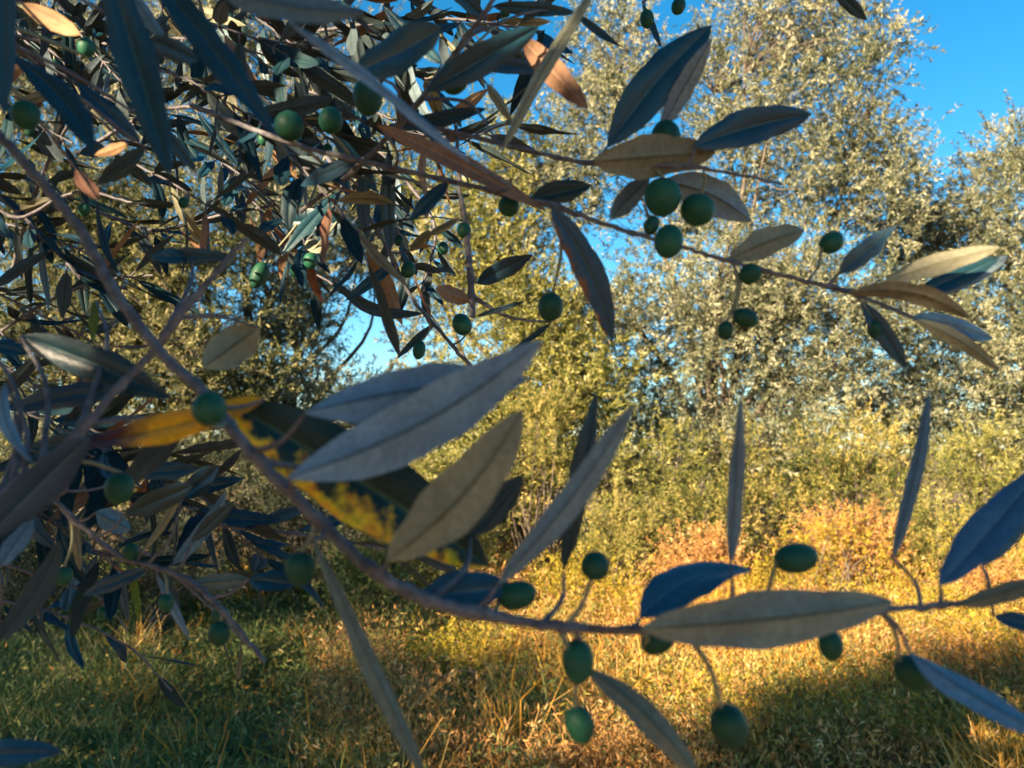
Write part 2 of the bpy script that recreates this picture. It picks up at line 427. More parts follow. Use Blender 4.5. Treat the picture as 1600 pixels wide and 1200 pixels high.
GT = 'olive trees of the grove beyond the clearing'
tree('olive_tree', 'tall loose silvery olive tree rising to the top of the picture against the blue sky', 'tree', (2.6, 10.4),
     [lobe(1250, 70, 140, 160, 10, 62), lobe(1340, 300, 95, 110, 10, 40), lobe(1190, 300, 110, 110, 10.2, 24), lobe(950, 130, 95, 120, 10, 32),
      lobe(890, 310, 110, 90, 10, 34), lobe(1020, 510, 170, 75, 10, 54), lobe(1280, 500, 160, 100, 9.8, 62), lobe(1110, 150, 70, 110, 10.5, 14), lobe(1080, 370, 90, 60, 10.2, 12), lobe(1160, 650, 240, 120, 10, 64), lobe(1180, 440, 130, 90, 9.4, 34), lobe(1240, 200, 120, 110, 9.5, 20)],
     M_CR_SILVER, twigs=15, leaves=38, leaf_len=0.062, clump=0.30, trunk_r=0.13, fork=1.3, group=GT, limbs=10)
tree('olive_tree', 'round-topped grey olive tree at the right edge, lower than the tall silvery one', 'tree', (7.0, 11.6),
     [lobe(1530, 390, 130, 120, 11, 56), lobe(1605, 265, 60, 70, 11, 16), lobe(1440, 390, 80, 100, 11.2, 22), lobe(1470, 580, 160, 120, 10.7, 64), lobe(1640, 540, 120, 170, 10.6, 60)],
     M_CR_SILVER, twigs=15, leaves=36, leaf_len=0.07, clump=0.32, trunk_r=0.14, fork=1.1, group=GT, limbs=7)
tree('olive_tree', 'yellow-green sunlit olive tree in the middle, left of the tall silvery one', 'tree', (0.1, 9.9),
     [lobe(735, 370, 95, 110, 9.6, 42), lobe(830, 490, 90, 90, 9.4, 38), lobe(880, 620, 110, 90, 9.2, 46), lobe(700, 650, 110, 60, 9.6, 32), lobe(650, 270, 80, 80, 10, 16), lobe(790, 760, 130, 90, 9.2, 40), lobe(800, 250, 60, 70, 9.8, 11)],
     M_CR_GREEN, twigs=15, leaves=36, leaf_len=0.066, clump=0.30, trunk_r=0.12, fork=0.9, group=GT, limbs=7)
tree('olive_tree', 'yellowish olive tree at the left edge behind the tangle of dark twigs', 'tree', (-5.0, 9.3),
     [lobe(70, 350, 130, 120, 8.8, 54), lobe(230, 410, 140, 130, 8.8, 60), lobe(90, 560, 150, 110, 8.5, 54), lobe(300, 570, 140, 110, 8.6, 54), lobe(-60, 180, 120, 140, 9, 26)],
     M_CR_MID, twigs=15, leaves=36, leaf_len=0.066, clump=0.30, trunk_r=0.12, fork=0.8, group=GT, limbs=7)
tree('olive_tree', 'dusty green olive tree left of the sky gap, behind the dark hanging twigs', 'tree', (-2.7, 10.6),
     [lobe(410, 340, 110, 130, 10, 44), lobe(430, 510, 75, 90, 10, 28), lobe(400, 660, 150, 90, 9.8, 50), lobe(540, 300, 90, 150, 10.3, 40), lobe(600, 405, 80, 45, 10.4, 12), lobe(660, 520, 40, 50, 10, 6), lobe(495, 500, 35, 90, 10, 12), lobe(570, 680, 120, 70, 9.8, 36), lobe(280, 220, 110, 110, 10, 26), lobe(150, 110, 110, 110, 9.8, 34), lobe(330, 60, 120, 110, 10, 34), lobe(20, 40, 120, 110, 9.8, 30), lobe(490, 90, 110, 100, 10.2, 26)],
     M_CR_SILVER, twigs=15, leaves=34, leaf_len=0.066, clump=0.30, trunk_r=0.12, fork=0.9, group=GT, limbs=7)
GB = 'low trees of the far row'
far = [(-9.5, 16.5, 3.0, 'dark low tree of the far row, at its left end'), (-5.2, 17.2, 2.6, 'low bushy tree of the far row behind the dusty green olive'),
       (-1.6, 16.0, 2.4, 'smallest tree of the far row, seen under the left sky gap'), (2.2, 17.0, 3.0, 'far row tree behind the yellow-green olive'),
       (6.0, 17.5, 3.3, 'far row tree behind the tall silvery olive'), (10.5, 17.0, 3.6, 'tallest tree of the far row, at its right end')]
for x, y, h, lb in far:
    h += 0.5
    tree('olive_tree', lb, 'tree', (x, y), [((x, y, h * 0.58), (2.5, 1.1, h * 0.46), 80), ((x + 1.2, y - 0.4, h * 0.30), (2.0, 0.8, h * 0.30), 40)],
         M_CR_GREEN, twigs=11, leaves=16, leaf_len=0.11, clump=0.42, trunk_r=0.13, fork=0.7, group=GB, limbs=4)

# ------------------------------------------------------------------ shrubs
def shrub(name, label, px, py, d, rx, ry, n, mat, leaf=0.046, twigs=15, leaves=36, up=0.7, group=None):
    c, r, _ = lobe(px, py, rx, ry, d, n)
    bx, by = c[0], c[1]
    b = np.array([bx, by, float(ground_z(bx, by))])
    root = empty(name, tuple(b)); tag(root, label, 'shrub', group)
    cents = in_lobe(c, r, int(n * 1.15), 0.42); cents[:, 2] = np.maximum(cents[:, 2], b[2] + 0.12)
    T = Tubes()
    for q in cents:
        s = b + np.array([rng.normal(0, 0.12), rng.normal(0, 0.12), -0.03])
        T.add(spline([s, (s + q) / 2 + rng.normal(0, 0.08, 3), q], 6), np.linspace(0.016, 0.004, 6), 4)
    link('stem', T.mesh('stem', M_BARK, b), root)
    v, f, t = kites(*sprays(cents, 0.12 + 0.14 * rng.random(len(cents)), twigs, leaves, leaf, up, 0.28))
    cr = link('foliage', mesh_np('foliage', v - b, f, mat, tint=t, smooth=False), root); cr['kind'] = 'stuff'
    return root
GS = 'wild shrubs at the foot of the grove'
shrub('wild_shrub', 'bright yellow-green shrub right of the big grey leaves', 850, 720, 8.6, 90, 110, 30, M_SHRUB, group=GS)
shrub('wild_shrub', 'dull olive-green shrub under the tall silvery olive tree', 985, 770, 8.8, 110, 110, 36, M_CR_GREEN, group=GS)
shrub('wild_shrub', 'sunlit shrub behind the upright narrow leaf standing on the lower branch', 1180, 790, 9.0, 90, 90, 26, M_SHRUB, group=GS)
shrub('wild_shrub', 'broad dry-tipped shrub left of the slender upright leaf by the right edge', 1330, 760, 8.8, 110, 110, 36, M_SHRUB, group=GS)
shrub('wild_shrub', 'grey-green shrub below the round-topped olive by the right edge', 1530, 760, 9.0, 130, 100, 36, M_CR_GREEN, group=GS)
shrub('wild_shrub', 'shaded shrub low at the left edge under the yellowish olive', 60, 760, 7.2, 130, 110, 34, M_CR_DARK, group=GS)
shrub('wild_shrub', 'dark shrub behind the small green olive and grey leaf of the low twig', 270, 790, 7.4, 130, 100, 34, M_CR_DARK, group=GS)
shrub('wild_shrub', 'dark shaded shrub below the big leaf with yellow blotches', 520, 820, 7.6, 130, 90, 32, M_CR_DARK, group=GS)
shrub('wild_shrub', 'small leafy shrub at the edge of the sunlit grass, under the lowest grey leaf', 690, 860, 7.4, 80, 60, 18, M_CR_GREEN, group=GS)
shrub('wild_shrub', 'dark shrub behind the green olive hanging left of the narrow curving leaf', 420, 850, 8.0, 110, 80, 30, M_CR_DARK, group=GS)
for px, py, d, rx, ry, m, lb in [(1095, 830, 8.2, 70, 60, M_SHRUB, 'low shrub between the crossed grey leaves and the narrow upright leaf'), (1335, 862, 7.8, 85, 42, M_RUST, 'rusty dry bush right of the oval olive on its raised stalk'),
        (1100, 890, 7.4, 55, 26, M_RUST, 'rusty dry bush just above the blue-sheened leaf'), (960, 850, 7.8, 60, 50, M_SHRUB, 'yellowish low shrub behind the round olive by the crossed grey leaves'),
        (1450, 850, 8.0, 70, 60, M_SHRUB, 'yellowish low shrub left of the broad blue-green leaf'), (780, 960, 6.8, 60, 45, M_RUST, 'rusty dry bush under the sheened leaf on the lower branch'),
        (1570, 950, 6.8, 60, 50, M_RUST, 'rusty dry bush at the right edge under the forked branch end'), (1230, 1040, 6.0, 55, 35, M_RUST, 'low rusty bush between the two lowest hanging olives'),
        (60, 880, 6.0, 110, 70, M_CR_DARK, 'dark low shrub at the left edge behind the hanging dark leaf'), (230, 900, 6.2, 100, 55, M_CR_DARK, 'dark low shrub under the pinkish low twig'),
        (560, 930, 6.8, 80, 50, M_GRASS, 'dull green low shrub behind the narrow curving leaf'), (640, 790, 8.2, 90, 70, M_CR_GREEN, 'olive-green shrub below the brownish hanging leaf')]:
    shrub('wild_shrub', lb, px, py, d, rx, ry, 20, m, leaf=0.04, group=GS)
GW = 'tufts of yellow weeds in the dry grass'
for px, py, d, rx, ry, lb in [(1000, 985, 6.6, 70, 55, 'yellow weed tuft right of the long hanging olive pair'), (1180, 960, 6.8, 80, 50, 'yellow weed tuft under the big grey-tan leaf'),
                              (1290, 880, 7.4, 70, 55, 'yellow weed tuft beside the oval olive above the lower branch'), (1440, 960, 6.8, 80, 55, 'yellow weed tuft below the forked right end of the lower branch'),
                              (720, 1120, 5.3, 50, 35, 'small yellow-green weed tuft beside the pinkish brushwood'), (1560, 890, 7.2, 70, 50, 'yellow weed tuft by the right edge'),
                              (890, 940, 7.0, 60, 45, 'yellow weed tuft behind the round olive beside the crossed leaves')]:
    shrub('weed_tuft', lb, px, py, d, rx, ry, 16, M_BROOM, leaf=0.035, twigs=12, leaves=16, up=1.2, group=GW)

# ------------------------------------------------------------------ grass
def blades(name, label, n, region, h, mat, dens=None, lean=0.5, width=0.006, per=55):
    x0, x1, y0, y1 = region
    y = y0 + (y1 - y0) * rng.random(n) ** 0.8; x = (x0 + (x1 - x0) * rng.random(n))
    x = x * np.clip(y / y1 * 1.05 + 0.06, 0, 1)
    if dens is not None:
        k = rng.random(n) < dens(x, y); x, y = x[k], y[k]
    m = len(x)
    nt = max(1, m // per); c = rng.integers(0, m, nt)      # blades gather in tufts of uneven height and colour
    ti = rng.integers(0, nt, m); loose = rng.random(m) < 0.22
    ox, oy = rng.normal(0, 0.055, m), rng.normal(0, 0.055, m)
    x = np.where(loose, x, x[c][ti] + ox); y = np.where(loose, y, y[c][ti] + oy)
    th = np.where(loose, 0.8, (0.45 + 1.0 * rng.random(nt) ** 1.5)[ti]); tt = np.where(loose, 0, rng.normal(0, 0.16, nt)[ti])
    base = np.stack([x, y, ground_z(x, y) - 0.01], -1)
    d = unit(np.stack([rng.normal(0, lean * 0.7, m) + ox * 5, rng.normal(0, lean * 0.7, m) + oy * 5, np.ones(m)], -1))
    hh = h * (0.4 + 0.9 * rng.random(m)) * th * (0.85 + 0.4 * np.sin(x * 2.1 + 1) * np.sin(y * 1.7))
    w = width * (0.6 + 0.8 * rng.random(m)) * np.clip(y / 4, 1, 2.2)
    side = unit(np.stack([rng.normal(size=m), rng.normal(size=m), np.zeros(m)], -1))
    mid = base + d * (hh * 0.55)[:, None]
    tip = mid + unit(d + np.stack([rng.normal(0, lean, m), rng.normal(0, lean, m), np.full(m, -0.25)], -1)) * (hh * 0.5)[:, None]
    sw = side * (w / 2)[:, None]
    v = np.stack([base - sw, base + sw, mid + sw * 0.8, mid - sw * 0.8, tip - sw * 0.15, tip + sw * 0.15], 1).reshape(-1, 3)
    i = np.arange(m)[:, None] * 6
    f = np.concatenate([i + np.array([0, 1, 2, 3]), i + np.array([3, 2, 5, 4])])
    t = np.clip(rng.normal(0.5, 0.2, m) + tt + 0.18 * np.sin(x * 1.6) * np.sin(y * 1.1 + 2), 0, 1)
    tag(link(name, mesh_np(name, v, f, mat, tint=np.repeat(t, 6), smooth=False)), label, kind='stuff')
def patchy(a, b, c, thr):
    return lambda x, y: np.clip((np.sin(x * a + c) * np.sin(y * b + c * 2) + 0.6 * np.sin(x * a * 2.3 + y) - thr) * 1.6 + 0.5, 0.04, 1)
blades('dry_grass', 'tall dry golden grass in the sunlit clearing', 150000, (-4.5, 9, 3.2, 11), 0.36, M_DRYGRASS, lambda x, y: np.clip(0.95 - 0.9 / (1 + np.exp((x + 0.75) * 3.2)), 0.16, 1) * patchy(0.9, 1.1, 0.4, -0.3)(x, y), 0.45)
blades('green_grass', 'green grass on the shaded left ground', 110000, (-9, 3, 2.6, 11), 0.22, M_GRASS, lambda x, y: np.clip(1.0 - 0.85 / (1 + np.exp(-(x + 0.2) * 2.6)), 0.05, 1), 0.6)
blades('low_grass', 'short mixed grass and weeds over the whole clearing', 90000, (-9, 9, 2.4, 12), 0.15, M_GRASS, None, 0.9)

def litter(name, label, n, region, size, mat, lift):
    x0, x1, y0, y1 = region
    y = y0 + (y1 - y0) * rng.random(n) ** 0.8; x = (x0 + (x1 - x0) * rng.random(n)) * np.clip(y / y1 * 1.05 + 0.06, 0, 1)
    base = np.stack([x, y, ground_z(x, y) + lift * rng.random(n) ** 2 * (0.6 + 0.6 * np.sin(x * 1.9) * np.sin(y * 1.4 + 1))], -1)
    d = unit(rng.normal(size=(n, 3)) * np.array([1, 1, 0.5]))
    ll = size * (0.5 + rng.random(n)) * np.clip(y / 5, 1, 1.8)
    t = np.clip(rng.normal(0.5, 0.25, n) + 0.2 * np.sin(x * 2.6 + 1) * np.sin(y * 2.1), 0, 1)
    v, f, tt = kites(base, d, ll, ll * 0.35, t)
    tag(link(name, mesh_np(name, v, f, mat, tint=tt, smooth=False)), label, kind='stuff')
litter('weeds', 'low broad-leaved weeds among the grass stalks', 50000, (-9, 9, 2.4, 11), 0.032, M_SHRUB, 0.22)
litter('leaf_litter', 'brown fallen leaves and stalks over the ground', 45000, (-9, 9, 2.4, 11), 0.045, M_DRYGRASS, 0.10)

def undergrowth(name, label, n, region, mat, hmax, dens, leaf):
    x0, x1, y0, y1 = region
    y = y0 + (y1 - y0) * rng.random(n); x = (x0 + (x1 - x0) * rng.random(n)) * np.clip(y / y1 * 1.05 + 0.06, 0, 1)
    k = rng.random(n) < dens(x, y); x, y = x[k], y[k]; m = len(x)
    h = hmax * (0.3 + 0.7 * rng.random(m) ** 1.6) * np.clip(0.95 + (y - 4.5) * 0.15, 0.8, 1.7)
    per = 9
    ci = np.repeat(np.arange(m), per)                      # stalks of one clump lean outwards from its foot
    lean = rng.normal(0, 0.35, (len(ci), 2)); hh = h[ci] * (0.5 + 0.6 * rng.random(len(ci)))
    foot = np.stack([x[ci] + lean[:, 0] * 0.1, y[ci] + lean[:, 1] * 0.1, ground_z(x[ci], y[ci])], -1)
    top = foot + np.stack([lean[:, 0] * hh, lean[:, 1] * hh, hh], -1)
    lp = 11; li = np.repeat(np.arange(len(ci)), lp); q = rng.random((len(li), 1)) ** 0.7
    base = foot[li] * (1 - q) + top[li] * q + rng.normal(0, 0.012, (len(li), 3))
    d = unit(unit(top - foot)[li] * 0.7 + rng.normal(0, 0.6, (len(li), 3)))
    ll = leaf * (0.5 + rng.random(len(li)))
    t = np.clip(0.5 + rng.normal(0, 0.2, m)[ci][li] + rng.normal(0, 0.17, len(li)), 0, 1)
    v, f, tt = kites(base, d, ll, ll * 0.24, t)
    tag(link(name, mesh_np(name, v, f, mat, tint=tt, smooth=False)), label, kind='stuff')
undergrowth('undergrowth', 'yellow-green weeds growing up between the dry grass of the clearing', 3800, (-2, 9, 3.6, 10.5), M_SHRUB, 0.50, patchy(1.7, 1.5, 2.0, 0.0), 0.032)
undergrowth('dry_undergrowth', 'rusty dry weed stalks standing in the sunlit clearing', 6500, (-2, 9, 3.6, 10.5), M_RUST, 0.46, patchy(1.3, 1.9, 0.7, -0.1), 0.032)
undergrowth('yellow_undergrowth', 'bright yellow weeds in patches of the sunlit clearing', 4200, (-1, 9, 4.0, 10), M_BROOM, 0.48, patchy(1.1, 1.4, 3.1, 0.15), 0.032)
undergrowth('shade_undergrowth', 'dark tangled weeds in the shaded left of the clearing', 1500, (-9, 1.5, 3.2, 9.5), M_GRASS, 0.36, lambda x, y: 0.75 * np.ones_like(x), 0.034)

# brushwood heap in the sunlit grass
root = empty('brushwood_heap', P(745, 1085, 5.4)); 
gz = float(ground_z(root.location.x, root.location.y)); root.location.z = gz
tag(root, 'heap of dry pinkish twigs lying in the grass at the foot of the low shrub', 'brushwood')
for k in range(44):
    a = rng.normal(R(-25), 0.5); l = 0.25 + 0.5 * rng.random()
    c = np.array([rng.normal(0, 0.28), rng.normal(0, 0.22), 0.06 + 0.14 * rng.random()])
    h = np.array([math.cos(a), math.sin(a) * 0.7, rng.normal(0, 0.16)]) * l / 2
    T = Tubes(); T.add(spline([c - h, c + rng.normal(0, 0.04, 3), c + h], 5), np.linspace(0.006, 0.0025, 5), 4)
    link('twig', T.mesh('twig', M_STRAWTWIG), root)

# ------------------------------------------------------------------ near branches
def half_width(t):
    return np.clip(np.sin(np.pi * np.clip(t, 0, 1) ** 0.92), 0, None) ** 0.66

def leaf_geo(base, tip, width, nrm, bend=0.0, droop=0.0, fold=0.18, twist=0.0, ns=14, thick=0.00035):
    """Two-faced leaf blade from base to tip; nrm is the direction its upper face looks."""
    base, tip, nrm = (np.asarray(q, float) for q in (base, tip, nrm))
    ax = tip - base; Ln = np.linalg.norm(ax); ax /= Ln
    nrm = nrm - ax * (nrm @ ax); nrm /= np.linalg.norm(nrm)
    lat = np.cross(nrm, ax)
    t = np.linspace(0, 1, ns + 1)
    b = np.sin(np.pi * t)
    ctr = base + ax * (t * Ln)[:, None] + lat * (b * bend * Ln)[:, None] + nrm * (b * droop * Ln)[:, None]
    a = twist * (t - 0.5); ca, sa = np.cos(a)[:, None], np.sin(a)[:, None]
    la = lat * ca + nrm * sa; no = nrm * ca - lat * sa
    w = half_width(t) * width / 2; w[0] = width * 0.03; w[-1] = width * 0.012
    ph = Ln * 9000; w = w * (1 + 0.05 * np.sin(t * 15 + ph) + 0.03 * np.sin(t * 31 + 2 * ph))
    us = np.array([-1, -0.62, -0.12, 0, 0.12, 0.62, 1.0])
    vs, uv = [], []
    for s, off in ((1, 0.0), (-1, -thick)):
        for i in range(ns + 1):
            x = us * w[i]
            z = np.abs(us) * w[i] * fold - (np.abs(us) ** 4) * w[i] * fold * 0.8 - (np.abs(us) < 0.05) * w[i] * 0.10
            z = z + w[i] * 0.13 * us ** 3 * np.sin(t[i] * 9 + ph + us) + off * (1 - us ** 6)
            vs.append(ctr[i] + la[i] * x[:, None] + no[i] * z[:, None])
            uv.append(np.stack([(us + 1) / 2, np.full(7, t[i])], -1))
    vs = np.vstack(vs); uv = np.vstack(uv)
    g = (np.arange(ns)[:, None] * 7 + np.arange(6)[None]).ravel()
    top = np.stack([g, g + 1, g + 8, g + 7], -1)
    bot = np.stack([g, g + 7, g + 8, g + 1], -1) + 7 * (ns + 1)
    return vs, np.vstack([top, bot]), np.repeat([0, 1], len(top)), uv

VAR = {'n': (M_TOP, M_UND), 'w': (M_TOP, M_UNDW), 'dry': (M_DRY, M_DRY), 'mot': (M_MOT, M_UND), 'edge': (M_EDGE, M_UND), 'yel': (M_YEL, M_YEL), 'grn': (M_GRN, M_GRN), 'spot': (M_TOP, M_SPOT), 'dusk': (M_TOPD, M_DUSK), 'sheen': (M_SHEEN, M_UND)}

def olive_mesh():
    ns, nr = 18, 12
    th = np.linspace(0.0, np.pi, nr + 1); a = np.linspace(0, 2 * np.pi, ns, endpoint=False)
    z = np.cos(th); r = np.sin(th) ** 0.94 * (1 + 0.03 * z)
    r[0] = 0.01; r[-1] = 0.01
    z = z.copy(); z[0] = 0.985; z[-1] = -1.05                # small tip at the free end, dimple at the stalk
    v = np.stack([np.outer(r, np.cos(a)), np.outer(r, np.sin(a)), np.repeat(z[:, None], ns, 1)], -1).reshape(-1, 3)
    i = np.arange(nr)[:, None] * ns; j = np.arange(ns)[None]; k = (j + 1) % ns
    f = np.stack([i + j, i + ns + j, i + ns + k, i + k], -1).reshape(-1, 4)
    return mesh_np('olive', v, f, M_OLIVE)
OLIVE = olive_mesh()

def nearest(path, q):
    d = np.linalg.norm(path - q, axis=1); j = int(np.argmin(d)); return j, path[j]

def branch(label, pts, leaves=(), olives=(), auto=None, group=None, cat='branch'):
    """pts: (px, py, depth, width in pixels). leaves: (bx,by,tx,ty,w,side,{...}). olives: (px,py,w,h,angle[,depth])."""
    p3 = np.array([[*P(x, y, d), w * 0.70 * d / FPX / 2] for x, y, d, w in pts])
    n = 10 * (len(pts) - 1) + 1
    sp = spline(p3, n); path, rad = sp[:, :3], np.clip(sp[:, 3], 0.0006, None)
    rad = rad * (1 + 0.05 * np.sin(np.arange(n) * 0.9) + 0.025 * rng.normal(size=n))
    path = path + rng.normal(0, 0.00025, path.shape)
    dep = spline([[d] for _, _, d, _ in pts], n)[:, 0]
    L0 = path[0].copy()
    root = empty('olive_branch', tuple(L0)); tag(root, label, cat, group)
    T = Tubes(); joints = []
    def spur(q, r_end, r_mul=0.5):
        """A petiole or spur from the stem out to q, leaving the stem a little nearer its base."""
        j, s = nearest(path, q)
        dist = np.linalg.norm(q - s)
        back = int(min(j, 1 + dist / (np.linalg.norm(path[1] - path[0]) + 1e-9) * 0.45)); k = max(0, j - back); s = path[k]; joints.append(k)
        r0 = min(rad[k] * 0.8, 0.0007 + dist * 0.022)
        tang = path[min(k + 1, n - 1)] - path[k]; tang /= np.linalg.norm(tang) + 1e-9
        mid = s + (q - s) * 0.45 + tang * dist * 0.12
        return spline([s, mid, q], 8), np.linspace(r0, r_end, 8)
    for lf in leaves:
        bx, by, tx, ty, w, side = lf[:6]; o = lf[6] if len(lf) > 6 else {}
        j, _ = nearest(path, np.array(P(bx, by, o.get('d', dep[n // 2]))))
        px_path = None
        d0 = o.get('d', None)
        if d0 is None:      # depth of the stem where the leaf grows
            proj = [(EYE + 0 * SUN)]
            rel = path - np.array(EYE)
            zz = rel[:, 1] * CP + rel[:, 2] * SP; uu = rel[:, 0] / zz * FPX + 800; vv = 600 - (-rel[:, 1] * SP + rel[:, 2] * CP) / zz * FPX
            j = int(np.argmin(np.hypot(uu - bx, vv - by))); d0 = dep[j]
        d0 += o.get('off', 0.0)
        d1 = d0 * (1 + o.get('dd', random.uniform(-0.06, 0.06)))
        A = np.array(P(bx, by, d0)); B = np.array(P(tx, ty, d1)); dm = (d0 + d1) / 2
        ax = (B - A) / np.linalg.norm(B - A)
        view = (A + B) / 2 - np.array(EYE); view /= np.linalg.norm(view)
        nr = -(view - ax * (view @ ax)); nr /= np.linalg.norm(nr)
        lat = np.cross(nr, ax)
        roll = R(o.get('up', random.uniform(5, 30)))
        cand = [nr * math.cos(s * roll) + lat * math.sin(s * roll) for s in (1, -1)]
        cand.sort(key=lambda c: c[2]); nn = cand[1] if roll >= 0 else cand[0]
        wid = w * dm / FPX / max(0.35, math.cos(roll))
        bend = o.get('bend', 0.0)
        top = nn if side == 'T' else -nn
        # 'bend' is meant on the picture (positive = towards the left of base->tip)
        lat_top = np.cross(top, ax)
        scr_left = np.cross(-view, ax)
        if lat_top @ scr_left < 0: bend = -bend
        vs, f, mi, uv = leaf_geo(A, B, wid, top, bend, o.get('droop', random.uniform(-0.05, 0.05)), o.get('fold', random.uniform(0.1, 0.3)), o.get('twist', random.uniform(-0.5, 0.5)))
        me = mesh_np('leaf', vs - A, f, VAR[o.get('var', 'n')], mi, uv=uv)
        ob = link('leaf', me, root, tuple(A - L0))
        if 'lab' in o: ob['label'] = o['lab']
        pp, rr = spur(A, 0.0006); T.add(pp, rr, 6)
    for ol in olives:
        px, py, w, h, ang = ol[:5]
        if len(ol) > 5: d0 = ol[5]
        else:
            rel = path - np.array(EYE); zz = rel[:, 1] * CP + rel[:, 2] * SP
            uu = rel[:, 0] / zz * FPX + 800; vv = 600 - (-rel[:, 1] * SP + rel[:, 2] * CP) / zz * FPX
            d0 = dep[int(np.argmin(np.hypot(uu - px, vv - py)))]
        c = np.array(P(px, py, d0)); s = d0 / FPX
        zax = np.array([math.sin(R(ang)), random.uniform(-0.3, 0.3), math.cos(R(ang))]); zax /= np.linalg.norm(zax)
        j, q = nearest(path, c)
        if zax @ (q - c) < 0: zax = -zax
        xax = np.cross(zax, [0.1, 1, 0.05]); xax /= np.linalg.norm(xax); yax = np.cross(zax, xax)
        ob = link('olive', OLIVE, root)
        sc = (w * s / 2, (w + 0.15 * (h - w)) * s / 2, h * s / 2)
        M = Matrix(((*(xax[i] * sc[0] for i in (0,)), yax[i] * sc[1], zax[i] * sc[2], (c - L0)[i]) for i in range(3))).to_4x4() if False else Matrix([[xax[i] * sc[0], yax[i] * sc[1], zax[i] * sc[2], (c - L0)[i]] for i in range(3)] + [[0, 0, 0, 1]])
        ob.matrix_basis = M
        if len(ol) > 6: ob['label'] = ol[6]
        e = c + zax * sc[2] * 0.96
        pp, rr = spur(e, 0.0008)
        rr = np.clip(rr, 0, 0.0011)
        S = Tubes(); S.add(pp, rr, 6)
        inv = np.array(M.inverted())
        me = S.mesh('stalk', M_STALK, L0)
        so = link('stalk', me, ob)
        so.matrix_parent_inverse = M.inverted()
    if auto:                                              # pairs of leaves along a filler twig
        step, ll, dens = auto.get('step', 0.018), auto.get('len', 0.055), auto.get('dens', 0.8)
        seg = np.r_[0, np.cumsum(np.linalg.norm(np.diff(path, axis=0), axis=1))]
        s = auto.get('start', 0.02); k = 0
        while s < seg[-1]:
            j = min(int(np.searchsorted(seg, s)), n - 2)
            tg = path[j + 1] - path[j]; tg /= np.linalg.norm(tg)
            perp = np.cross(tg, [0, 0, 1.0]); perp /= np.linalg.norm(perp) + 1e-9
            if k % 2: perp = np.cross(tg, perp)
            for sg in (1, -1):
                if rng.random() > dens: continue
                dirn = unit(tg * 0.7 + perp * sg * 0.8 + rng.normal(0, 0.3, 3) + np.array([0, 0, auto.get('hang', -0.15)]))
                A = path[j]; B = A + dirn * ll * (0.7 + 0.6 * rng.random())
                if B[1] * CP + (B[2] - 1.5) * SP < 0.16: continue
                top = np.array([0, 0, 1.0]) + rng.normal(0, 0.5, 3)
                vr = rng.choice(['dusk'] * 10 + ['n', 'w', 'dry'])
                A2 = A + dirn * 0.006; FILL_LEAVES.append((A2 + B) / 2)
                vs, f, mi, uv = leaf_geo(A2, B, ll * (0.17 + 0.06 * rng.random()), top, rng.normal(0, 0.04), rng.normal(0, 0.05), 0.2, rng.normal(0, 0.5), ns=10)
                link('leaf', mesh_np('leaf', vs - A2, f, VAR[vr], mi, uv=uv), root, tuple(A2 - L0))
                T.add(spline([A, A2], 3), np.array([0.0011, 0.0009, 0.0006]), 5)
            s += step * (0.7 + 0.6 * rng.random()); k += 1
    fat = np.zeros(n)
    for k in joints: fat += 0.26 * np.exp(-((np.arange(n) - k) / 0.9) ** 2)
    T.add(path, rad * (1 + np.clip(fat, 0, 0.5)), 9)
    st = link('stem', T.mesh('stem', M_TWIG, L0), root)
    return root

